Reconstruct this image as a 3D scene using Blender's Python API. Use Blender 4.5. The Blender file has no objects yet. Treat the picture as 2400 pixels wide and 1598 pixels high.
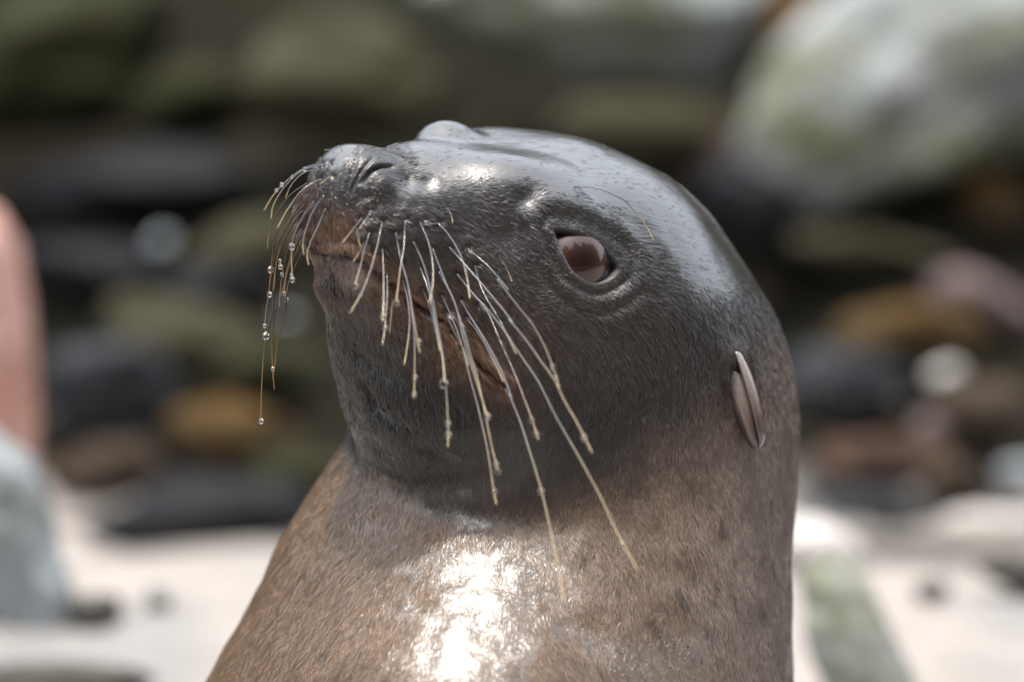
import bpy, bmesh, math, random
import numpy as np
from mathutils import Vector, Matrix, noise
from mathutils.bvhtree import BVHTree

# ================= camera, sky, sun, exposure =================
S = 0.00025                                   # one picture unit in metres
Z0 = 0.42                                     # camera height above the sand
scene = bpy.context.scene
COL = scene.collection
cam_d = bpy.data.cameras.new('camera'); cam = bpy.data.objects.new('camera', cam_d); COL.objects.link(cam)
cam.location = (0, -12000*S, Z0); cam.rotation_euler = (math.radians(90), 0, 0)
cam_d.sensor_width = 36; cam_d.lens = 180; cam_d.clip_start = 0.05; cam_d.clip_end = 500
cam_d.dof.use_dof = True; cam_d.dof.focus_distance = (12000-235)*S; cam_d.dof.aperture_fstop = 2.7
scene.camera = cam
SUN_AZ, SUN_EL = math.radians(208), math.radians(77)   # azimuth measured from +Y towards +X
sd = Vector((math.sin(SUN_AZ)*math.cos(SUN_EL), math.cos(SUN_AZ)*math.cos(SUN_EL), math.sin(SUN_EL)))
world = bpy.data.worlds.new('World'); scene.world = world; world.use_nodes = True
wn = world.node_tree; bg = wn.nodes['Background']; bg.inputs['Strength'].default_value = 0.15
sky = wn.nodes.new('ShaderNodeTexSky'); sky.sky_type = 'NISHITA'; sky.sun_disc = False
sky.sun_elevation = SUN_EL; sky.sun_rotation = SUN_AZ; sky.dust_density = 9.0; sky.air_density = 1.0; sky.ozone_density = 1.0
haze_mix = wn.nodes.new('ShaderNodeMix'); haze_mix.data_type = 'RGBA'; haze_mix.inputs[0].default_value = 0.55   # thin bright overcast veiling the blue
haze_mix.inputs[7].default_value = (10.0, 10.7, 11.5, 1)
wn.links.new(sky.outputs[0], haze_mix.inputs[6]); wn.links.new(haze_mix.outputs[2], bg.inputs['Color'])
sun_d = bpy.data.lights.new('sun', 'SUN'); sun = bpy.data.objects.new('sun', sun_d); COL.objects.link(sun)
sun_d.energy = 2.4; sun_d.angle = math.radians(4); sun_d.color = (1.0, 0.955, 0.89)
sun.rotation_euler = sd.to_track_quat('Z', 'Y').to_euler(); sun.location = (0, 0, 6)
scene.view_settings.view_transform = 'Standard'; scene.view_settings.look = 'None'
scene.view_settings.exposure = 0.85; scene.view_settings.gamma = 1.0
rng = np.random.default_rng(7); random.seed(7)


# ---------- picture units: 1 unit = 1 px of the 2400 px frame at the focus plane ----------
DIST = 12000.0
def nrm(v):
    v = np.asarray(v, float); return v/np.linalg.norm(v)
HU = nrm((.46, -.13, .88))                       # head up
HN = np.array((.52, -.76, -.38)); HN = nrm(HN-HU*HN.dot(HU))   # head left (towards the viewer's side)
HF = -np.cross(HU, HN)                           # head forward
HO = np.array((43.0, 0.0, 293.0))                # midpoint between the eyes
HM = np.stack([HF, HN, HU])                      # rows: world -> head
def px(x, y, d=0.0):
    k = (DIST+d)/DIST
    return np.array(((x-1200)*k, d, (799-y)*k))
def proj(P):
    k = DIST/(DIST+P[..., 1])
    return 1200+P[..., 0]*k, 799-P[..., 2]*k
def to_head(P): return (P-HO) @ HM.T
def from_head(H): return np.asarray(H, float) @ HM + HO

# ---------- signed distance pieces ----------
def smin(a, b, k):
    h = np.clip(0.5+0.5*(b-a)/k, 0, 1)
    return b+(a-b)*h-k*h*(1-h)
def smax(a, b, k): return -smin(-a, -b, k)
def ell(P, c, r, M=None):
    q = P-np.asarray(c, np.float32)
    if M is not None: q = q @ np.asarray(M, np.float32).T
    r = np.asarray(r, np.float32)
    k0 = np.sqrt(((q/r)**2).sum(-1)); k1 = np.sqrt(((q/(r*r))**2).sum(-1))
    return k0*(k0-1)/np.maximum(k1, 1e-6)
def cone(P, a, b, ra, rb, flat=None):
    a = np.asarray(a, np.float32); b = np.asarray(b, np.float32)
    if flat is not None:                          # squash across an axis
        ax, s = flat; sc = np.ones(3, np.float32); sc[ax] = s
        P = P*sc; a = a*sc; b = b*sc
    ba = b-a; l2 = float(ba @ ba); rr = ra-rb; a2 = l2-rr*rr; il2 = 1/l2
    pa = P-a; y = pa @ ba; z = y-l2
    x2 = np.maximum((pa*pa).sum(-1)-y*y*il2, 0)*l2*l2
    y2 = y*y*l2; z2 = z*z*l2; k = np.sign(rr)*rr*rr*x2
    return np.where(np.sign(z)*a2*z2 > k, np.sqrt(x2+z2)*il2-rb,
           np.where(np.sign(y)*a2*y2 < k, np.sqrt(x2+y2)*il2-ra, (np.sqrt(x2*a2*il2)+y*rr)*il2-ra))

def spline(x, xs, ys):
    """smooth interpolation (monotone cubic Hermite)"""
    xs = np.asarray(xs, float); ys = np.asarray(ys, float)
    dx = np.diff(xs); m = np.diff(ys)/dx
    t = np.concatenate([[m[0]], (m[:-1]*dx[1:]+m[1:]*dx[:-1])/(dx[1:]+dx[:-1]), [m[-1]]])
    x = np.clip(x, xs[0], xs[-1]); i = np.clip(np.searchsorted(xs, x)-1, 0, len(xs)-2)
    h = dx[i]; u = (x-xs[i])/h
    return ((2*u**3-3*u**2+1)*ys[i]+(u**3-2*u**2+u)*h*t[i]+(-2*u**3+3*u**2)*ys[i+1]+(u**3-u**2)*h*t[i+1])
NECK = np.array([  # picture row, left edge, right edge, depth centre, depth radius
    (450, 1420, 1540, 300, 150), (560, 1290, 1630, 300, 300), (650, 1160, 1725, 290, 380), (725, 1060, 1790, 285, 430),
    (850, 925, 1848, 280, 470), (980, 838, 1870, 275, 490), (1100, 768, 1868, 265, 508), (1213, 696, 1863, 252, 525),
    (1305, 645, 1858, 240, 550), (1431, 582, 1856, 225, 585), (1557, 512, 1856, 215, 620), (1700, 445, 1865, 205, 655),
    (1900, 400, 1880, 200, 730), (2150, 420, 1900, 260, 720), (2500, 480, 1850, 350, 660)])
_zt = np.linspace(-1720, 400, 1200)
_nk = [spline(799-_zt, NECK[:, 0], NECK[:, j]) for j in range(1, 5)]
_nk = [(_nk[0]+_nk[1])/2-1200, (_nk[1]-_nk[0])/2, _nk[2], _nk[3]]
def neck(P):
    z = P[..., 2]
    cx, rx, cy, ry = [np.interp(z, _zt, a).astype(np.float32) for a in _nk]
    k = 1+P[..., 1]/DIST
    u = (P[..., 0]/k-cx)/rx; v = (P[..., 1]-cy)/ry
    d = (np.sqrt(u*u+v*v)-1)*np.minimum(rx, ry)*0.93
    return smax(d, z-290, 120)

def sdf(P):
    P = P.astype(np.float32)
    H = (P-HO.astype(np.float32)) @ HM.T.astype(np.float32)
    Hs = H.copy(); Hs[..., 1] = np.abs(Hs[..., 1])          # mirror both sides onto +b
    # skull
    d = ell(Hs, (-195, 0, -108), (400, 347, 316))
    d = smin(d, cone(Hs, (-80, 0, -80), (280, 0, -82), 244, 154), 130)
    d = smin(d, cone(Hs, (260, 0, -98), (490, 0, -116), 154, 104), 80)
    # eye mounds, brow
    d = smin(d, ell(Hs, (10, 155, 5), (180, 112, 125)), 90)
    d = smin(d, ell(H, (165, 118, 40), (135, 92, 80)), 90)
    d = smin(d, ell(H, (214, -118, 46), (84, 78, 74)), 42)
    d = smin(d, cone(H, (400, 62, -100), (70, 160, -30), 84, 128), 90)
    d = smin(d, cone(H, (390, -50, -125), (70, -150, -60), 70, 116), 50)
    # whisker pads and upper lip
    d = smin(d, ell(Hs, (415, 64, -176), (118, 92, 92)), 80)
    d = smin(d, cone(Hs, (390, 78, -185), (60, 172, -165), 100, 145), 100)
    # lower jaw
    j = cone(H, (400, 0, -318), (235, 0, -380), 58, 100)
    j = smin(j, cone(Hs, (385, 42, -288), (200, 105, -305), 52, 95), 50)
    j = smin(j, cone(H, (365, 85, -278), (200, 140, -285), 62, 85), 60)
    j = smin(j, cone(Hs, (250, 80, -300), (80, 165, -285), 90, 130), 60)
    j = smin(j, cone(H, (225, 0, -385), (20, 0, -430), 100, 200), 90)
    d = smin(d, j, 30)
    # cheek
    d = smin(d, ell(Hs, (-80, 180, -220), (340, 190, 245)), 130)
    # nose
    d = smin(d, ell(Hs, (505, 24, -80), (54, 66, 64)), 60)
    # throat, neck, chest (not symmetric: the neck turns under the head)
    t = ell(P, px(1150, 900, -5), (335, 335, 335))
    d = smin(d, t, 110)
    w = np.clip((P[..., 0]+300)/850, 0, 1); k = 40+200*w*w*(3-2*w)
    n = smin(neck(P), ell(P, px(1090, 1800, 10), (450, 640, 490)), 170)
    d = smin(d, n, k)
    # body behind, resting on the ground
    d = smin(d, cone(P, px(1180, 2020, 450), px(1300, 2160, 1600), 560, 400), 150)
    d = smin(d, cone(P, px(1300, 2180, 1600), px(1350, 2300, 3000), 400, 130), 150)
    # fore flippers, hind flippers
    for (sx, sy, ex, ey, gx, gy) in ((640, 150, 330, -150, -150, 150), (1720, 350, 2150, 200, 2600, 600)):
        d = smin(d, cone(P, px(sx, 2150, sy), px(ex, 2390, ey), 220, 100), 110)
        d = smin(d, cone(P, px(ex, 2410, ey), px(gx, 2445, gy), 170, 90, (2, 2.2)), 60)
    for e in (-260, 260):
        d = smin(d, cone(P, px(1350, 2320, 2950), px(1350+e, 2340, 3700), 120, 60, (2, 2.0)), 60)
    d = smax(d, -(P[..., 2]+1684), 20)                 # sits on the ground
    return d

def surface(f, lo, hi, h, coarse=5):
    """Surface nets on a sparse grid: quads at spacing h."""
    lo = np.asarray(lo, float); n = np.ceil((np.asarray(hi)-lo)/h/coarse).astype(int)
    ax = [lo[i]+np.arange(n[i]+1)*h*coarse for i in range(3)]
    G = np.stack(np.meshgrid(*ax, indexing='ij'), -1)
    c = np.concatenate([f(G[i:i+8]) for i in range(0, len(G), 8)])
    N = n*coarse+1
    V = np.full(N, 1e3, np.float32)
    # block minimum |d|
    cc = np.stack([c[i:i+n[0], j:j+n[1], k:k+n[2]] for i in (0, 1) for j in (0, 1) for k in (0, 1)])
    act = np.abs(cc).min(0) < h*coarse*1.5
    sgn = np.where(cc.mean(0) < 0, -1e3, 1e3)
    big = sgn.repeat(coarse, 0).repeat(coarse, 1).repeat(coarse, 2).astype(np.float32)
    V[:-1, :-1, :-1] = big
    bi = np.argwhere(act)
    off = np.stack(np.meshgrid(*[np.arange(coarse+1)]*3, indexing='ij'), -1).reshape(-1, 3)
    for s in range(0, len(bi), 1500):
        idx = (bi[s:s+1500, None, :]*coarse+off[None]).reshape(-1, 3)
        fl = np.unique(np.ravel_multi_index(idx.T, N))
        q = np.stack(np.unravel_index(fl, N), -1)
        V.ravel()[fl] = f(lo+q*h)
    s = V < 0
    corner = [(i, j, k) for i in (0, 1) for j in (0, 1) for k in (0, 1)]
    S = sum(s[i:N[0]-1+i, j:N[1]-1+j, k:N[2]-1+k].astype(np.int8) for i, j, k in corner)
    cells = np.argwhere((S > 0) & (S < 8))
    vid = np.full(N-1, -1, np.int32); vid[tuple(cells.T)] = np.arange(len(cells))
    acc = np.zeros((len(cells), 3)); cnt = np.zeros(len(cells))
    for a in range(8):
        for b in range(a+1, 8):
            A = np.array(corner[a]); B = np.array(corner[b])
            if abs(A-B).sum() != 1: continue
            va = V[tuple((cells+A).T)]; vb = V[tuple((cells+B).T)]
            m = (va < 0) != (vb < 0)
            t = np.where(m, va/np.where(m, va-vb, 1), 0)
            acc += np.where(m[:, None], A+t[:, None]*(B-A), 0); cnt += m
    verts = lo+(cells+acc/cnt[:, None])*h
    quads = []
    for ax_ in range(3):
        o1, o2 = [(1, 2), (2, 0), (0, 1)][ax_]
        sl0 = [slice(1, -1)]*3; sl1 = [slice(1, -1)]*3
        sl0[ax_] = slice(0, N[ax_]-1); sl1[ax_] = slice(1, N[ax_])
        m = s[tuple(sl0)] != s[tuple(sl1)]
        e = np.argwhere(m); st = s[tuple(sl0)][tuple(e.T)]
        base = e.copy()
        for o in (0, 1, 2):
            if o != ax_: base[:, o] += 1
        def at(d1, d2):
            c_ = base.copy(); c_[:, o1] += d1; c_[:, o2] += d2; return vid[tuple(c_.T)]
        q = np.stack([at(-1, -1), at(0, -1), at(0, 0), at(-1, 0)], -1)
        q[~st] = q[~st][:, ::-1]
        quads.append(q)
    q = np.concatenate(quads); q = q[(q >= 0).all(1)]
    return verts, q

def grad(f, P, e=1.5):
    g = np.stack([f(P+np.eye(3)[i]*e)-f(P-np.eye(3)[i]*e) for i in range(3)], -1)
    return g/np.maximum(np.linalg.norm(g, axis=1, keepdims=True), 1e-9)
def snap(f, P, n=2):
    for _ in range(n):
        g = grad(f, P); P = P-g*np.clip(f(P), -8, 8)[:, None]
    return P

# ================= helpers =================
def W(P):
    """picture units -> metres"""
    P = np.asarray(P, float); return P*S+np.array((0, 0, Z0))
def mesh_obj(name, verts, faces, mat=None, parent=None, smooth=True):
    me = bpy.data.meshes.new(name)
    verts = np.asarray(verts, np.float32)
    if isinstance(faces, np.ndarray):
        n = len(faces); k = faces.shape[1]
        me.vertices.add(len(verts)); me.vertices.foreach_set('co', verts.ravel())
        me.loops.add(n*k); me.loops.foreach_set('vertex_index', faces.astype(np.int32).ravel())
        me.polygons.add(n); me.polygons.foreach_set('loop_start', np.arange(n, dtype=np.int32)*k)
        me.update(calc_edges=True)
    else:
        me.from_pydata([tuple(map(float, v)) for v in verts], [], faces)
    if smooth: me.polygons.foreach_set('use_smooth', np.ones(len(me.polygons), bool))
    if mat: me.materials.append(mat)
    o = bpy.data.objects.new(name, me); COL.objects.link(o)
    if parent is not None: o.parent = parent
    return o
def tag(o, label=None, cat=None, group=None, kind=None):
    for k, v in (('label', label), ('category', cat), ('group', group), ('kind', kind)):
        if v: o[k] = v
    return o
class NT:
    """small node-tree writer"""
    def __init__(s, name):
        s.m = bpy.data.materials.new(name); s.m.use_nodes = True; s.t = s.m.node_tree
        s.b = s.t.nodes['Principled BSDF']
    def n(s, typ, **kw):
        nd = s.t.nodes.new('ShaderNode'+typ)
        for k, v in kw.items():
            if k.startswith('_'): setattr(nd, k[1:], v)
            else:
                key = int(k[1:]) if k[0] == 'i' and k[1:].isdigit() else k.replace('_', ' ')
                s.set(nd.inputs[key], v)
        return nd
    def set(s, inp, v):
        if isinstance(v, bpy.types.NodeSocket): s.t.links.new(v, inp)
        elif isinstance(v, bpy.types.Node): s.t.links.new(v.outputs[0], inp)
        elif isinstance(v, (tuple, list)) and len(v) == 3 and inp.type == 'RGBA': inp.default_value = (*v, 1)
        else: inp.default_value = v
    def p(s, **kw):
        for k, v in kw.items(): s.set(s.b.inputs[k.replace('_', ' ')], v)
    def math(s, op, a, b=0.0, clamp=False):
        nd = s.n('Math', _operation=op, _use_clamp=clamp); s.set(nd.inputs[0], a); s.set(nd.inputs[1], b); return nd.outputs[0]
    def mix(s, f, a, b, mode='MIX'):
        nd = s.n('Mix', _data_type='RGBA', _blend_type=mode); s.set(nd.inputs[0], f); s.set(nd.inputs[6], a); s.set(nd.inputs[7], b); return nd.outputs[2]
    def fmix(s, f, a, b):
        nd = s.n('Mix', _data_type='FLOAT'); s.set(nd.inputs[0], f); s.set(nd.inputs[2], a); s.set(nd.inputs[3], b); return nd.outputs[0]
    def attr(s, name): return s.n('Attribute', _attribute_name=name)
    def ramp(s, f, stops):
        nd = s.n('ValToRGB'); e = nd.color_ramp.elements
        while len(e) < len(stops): e.new(0.5)
        for k, (p_, c) in enumerate(stops):
            e[k].position = p_; e[k].color = (*c, 1) if len(c) == 3 else c
        s.set(nd.inputs[0], f); return nd.outputs[0]
    def noise(s, scale, detail=4, rough=0.55, vec=None, dist=0.0):
        nd = s.n('TexNoise', Scale=scale, Detail=detail, Roughness=rough, Distortion=dist)
        if vec is not None: s.set(nd.inputs['Vector'], vec)
        return nd.outputs['Fac']
    def bump(s, h, strength, dist, normal=None):
        nd = s.n('Bump', Strength=strength, Distance=dist, Height=h)
        if normal is not None: s.set(nd.inputs['Normal'], normal)
        return nd.outputs[0]

def mat_skin():
    t = NT('wet_pelt')
    co = t.n('TexCoord').outputs['Object']
    flow = t.attr('flow_uv').outputs['Vector']
    col = t.attr('pelt').outputs['Color']; wet = t.attr('wet').outputs['Fac']
    streak = t.noise(1.0, 3, 0.6, t.n('Mapping', Vector=flow, Scale=(900, 70, 300)).outputs[0])
    clump = t.noise(1.0, 4, 0.6, t.n('Mapping', Vector=flow, Scale=(160, 45, 160)).outputs[0], 0.6)
    blot = t.noise(26, 4, 0.6, co)
    c = t.mix(t.math('MULTIPLY', streak, 0.55), col, (0.008, 0.007, 0.006))
    c = t.mix(t.math('MULTIPLY', t.ramp(blot, [(0.35, (0, 0, 0)), (0.75, (1, 1, 1))]), 0.35), c, t.mix(0.5, col, (0.02, 0.016, 0.012)))
    # water film patchiness
    patch = t.noise(1.0, 5, 0.65, t.n('Mapping', Vector=flow, Scale=(220, 60, 220)).outputs[0], 0.3)
    film = t.math('MULTIPLY_ADD', t.math('SUBTRACT', patch, 0.5), 0.55); film = t.math('ADD', wet, t.math('MULTIPLY', t.math('SUBTRACT', patch, 0.5), 0.7), True)
    t.p(Base_Color=c, Roughness=t.fmix(film, 0.52, 0.30), Specular_IOR_Level=0.5,
        Coat_Weight=film, Coat_Roughness=t.fmix(t.math('MULTIPLY', t.attr('crinkle').outputs['Fac'], wet), t.fmix(wet, 0.36, 0.13), 0.25), Coat_IOR=1.8)
    h = t.math('ADD', t.math('MULTIPLY', streak, 0.6), clump)
    chest = t.attr('crinkle').outputs['Fac']
    crink = t.noise(1.0, 4, 0.6, t.n('Mapping', Vector=flow, Scale=(300, 150, 300)).outputs[0], 0.8)
    crink = t.math('ADD', t.math('MULTIPLY', crink, 0.5), t.math('MULTIPLY', t.ramp(crink, [(0.42, (0, 0, 0)), (0.54, (1, 1, 1))]), 0.5))
    t.p(Normal=t.bump(h, t.fmix(wet, 0.7, 0.16), 0.0022), Coat_Normal=t.bump(t.math('ADD', clump, t.math('MULTIPLY', streak, 0.4)), t.fmix(wet, 0.6, 0.33), 0.0018, t.bump(crink, t.math('MULTIPLY', chest, 1.0), 0.0011)))
    return t.m
def mat_hair():
    t = NT('wet_hair')
    col = t.attr('pelt').outputs['Color']
    t.p(Base_Color=col, Roughness=0.4, Specular_IOR_Level=0.6, Coat_Weight=0.25, Coat_Roughness=0.2)
    return t.m
def mat_eye():
    t = NT('eyeball')
    co = t.n('TexCoord').outputs['Object']
    sep = t.n('SeparateXYZ', Vector=co)
    r = t.n('VectorMath', _operation='LENGTH'); t.set(r.inputs[0], t.n('CombineXYZ', X=sep.outputs[0], Y=sep.outputs[1]).outputs[0])
    rad = t.math('DIVIDE', r.outputs['Value'], 110*S)
    fib = t.noise(18.0/0.0275, 4, 0.6, co)
    c = t.ramp(t.math('ADD', rad, t.math('MULTIPLY', t.math('SUBTRACT', fib, 0.5), 0.10)),
               [(0.0, (0.014, 0.007, 0.006)), (0.28, (0.024, 0.009, 0.007)), (0.50, (0.060, 0.021, 0.014)), (0.64, (0.026, 0.012, 0.011)), (0.74, (0.06, 0.055, 0.055))])
    t.p(Base_Color=c, Roughness=0.35, Specular_IOR_Level=0.3, Coat_Weight=1.0, Coat_Roughness=0.015, Coat_IOR=1.45)
    return t.m
def mat_plain(name, c, rough=0.4, **kw):
    t = NT(name); t.p(Base_Color=c, Roughness=rough, **kw); return t.m
def mat_whisker():
    t = NT('whisker')
    a = t.attr('along').outputs['Fac']
    tone = t.n('ObjectInfo').outputs['Random']
    pale = t.ramp(a, [(0.0, (0.11, 0.118, 0.14)), (0.5, (0.15, 0.147, 0.155)), (0.75, (0.36, 0.28, 0.17)), (1.0, (0.62, 0.47, 0.25))])
    t.p(Base_Color=pale, Roughness=0.25, Specular_IOR_Level=0.6, Coat_Weight=0.6, Coat_Roughness=0.1)
    return t.m
def mat_whisker_dark(name, c0, c1):
    t = NT(name); a = t.attr('along').outputs['Fac']
    t.p(Base_Color=t.ramp(a, [(0.0, c0), (0.55, c0), (1.0, c1)]), Roughness=0.3, Coat_Weight=0.4, Coat_Roughness=0.12)
    return t.m
def mat_water():
    t = NT('water'); t.p(Base_Color=(1, 1, 1), Roughness=0.0, IOR=1.33, Transmission_Weight=1.0); return t.m
def mat_rock(name, c, c2, moss=None, moss_amt=0.0, rough=0.75, scale=1.0, wet=0.0):
    t = NT(name); co = t.n('TexCoord').outputs['Object']
    n1 = t.noise(5*scale, 6, 0.6, co, 0.4); n2 = t.noise(19*scale, 5, 0.65, co); n3 = t.noise(70*scale, 3, 0.6, co)
    f = t.ramp(t.math('ADD', t.math('MULTIPLY', n1, 0.65), t.math('MULTIPLY', n2, 0.35)), [(0.41, (0, 0, 0)), (0.59, (1, 1, 1))])
    col = t.mix(f, c, c2)
    col = t.mix(t.math('MULTIPLY', t.ramp(n3, [(0.5, (0, 0, 0)), (0.8, (1, 1, 1))]), 0.35), col, (0.03, 0.03, 0.03))
    if moss:
        m = t.ramp(t.math('ADD', t.noise(6*scale, 5, 0.6, t.n('Mapping', Vector=co, Location=(3, 1, 7)).outputs[0]), 0.0), [(0.52-0.3*moss_amt, (0, 0, 0)), (0.66-0.3*moss_amt, (1, 1, 1))])
        col = t.mix(m, col, moss)
    t.p(Base_Color=col, Roughness=rough, Specular_IOR_Level=0.12, Coat_Weight=wet, Coat_Roughness=0.2)
    t.p(Normal=t.bump(t.math('ADD', n2, t.math('MULTIPLY', n3, 0.4)), 0.6, 0.02))
    return t.m
def mat_ground():
    t = NT('beach'); geo = t.n('NewGeometry'); pos = geo.outputs['Position']
    z = t.n('SeparateXYZ', Vector=pos).outputs[2]
    n1 = t.noise(3.0, 5, 0.6, pos); n2 = t.noise(14.0, 5, 0.6, pos); n3 = t.noise(160.0, 3, 0.6, pos)
    sand = t.mix(t.ramp(n2, [(0.35, (0, 0, 0)), (0.7, (1, 1, 1))]), (0.36, 0.33, 0.305), (0.28, 0.255, 0.235))
    sand = t.mix(t.math('MULTIPLY', t.ramp(n3, [(0.45, (0, 0, 0)), (0.75, (1, 1, 1))]), 0.35), sand, (0.2, 0.18, 0.16))
    sand = t.mix(t.math('MULTIPLY', t.ramp(n1, [(0.5, (0, 0, 0)), (0.66, (1, 1, 1))]), 0.55), sand, (0.19, 0.20, 0.205))
    rock = t.mix(n2, (0.010, 0.0095, 0.007), (0.022, 0.018, 0.011))
    rock = t.mix(t.ramp(n1, [(0.45, (0, 0, 0)), (0.62, (1, 1, 1))]), rock, (0.010, 0.011, 0.006))
    added_dark_ground = t.mix(n2, (0.085, 0.052, 0.042), (0.045, 0.033, 0.03))
    yy = t.n('SeparateXYZ', Vector=pos).outputs[1]
    sand = t.mix(t.math('GREATER_THAN', t.math('MULTIPLY', t.math('ADD', yy, t.math('MULTIPLY', n1, 0.9)), -1.0), 0.75), sand, added_dark_ground)   # dark ground added out of view to brown the eye's lower reflection
    f = t.ramp(t.math('ADD', z, t.math('MULTIPLY', t.math('SUBTRACT', n2, 0.5), 0.05)), [(0.265, (0, 0, 0)), (0.31, (1, 1, 1))])
    t.p(Base_Color=t.mix(f, sand, rock), Roughness=0.9, Specular_IOR_Level=0.1, Normal=t.bump(t.math('ADD', n2, t.math('MULTIPLY', n3, 0.3)), 0.7, 0.02))
    return t.m


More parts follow.
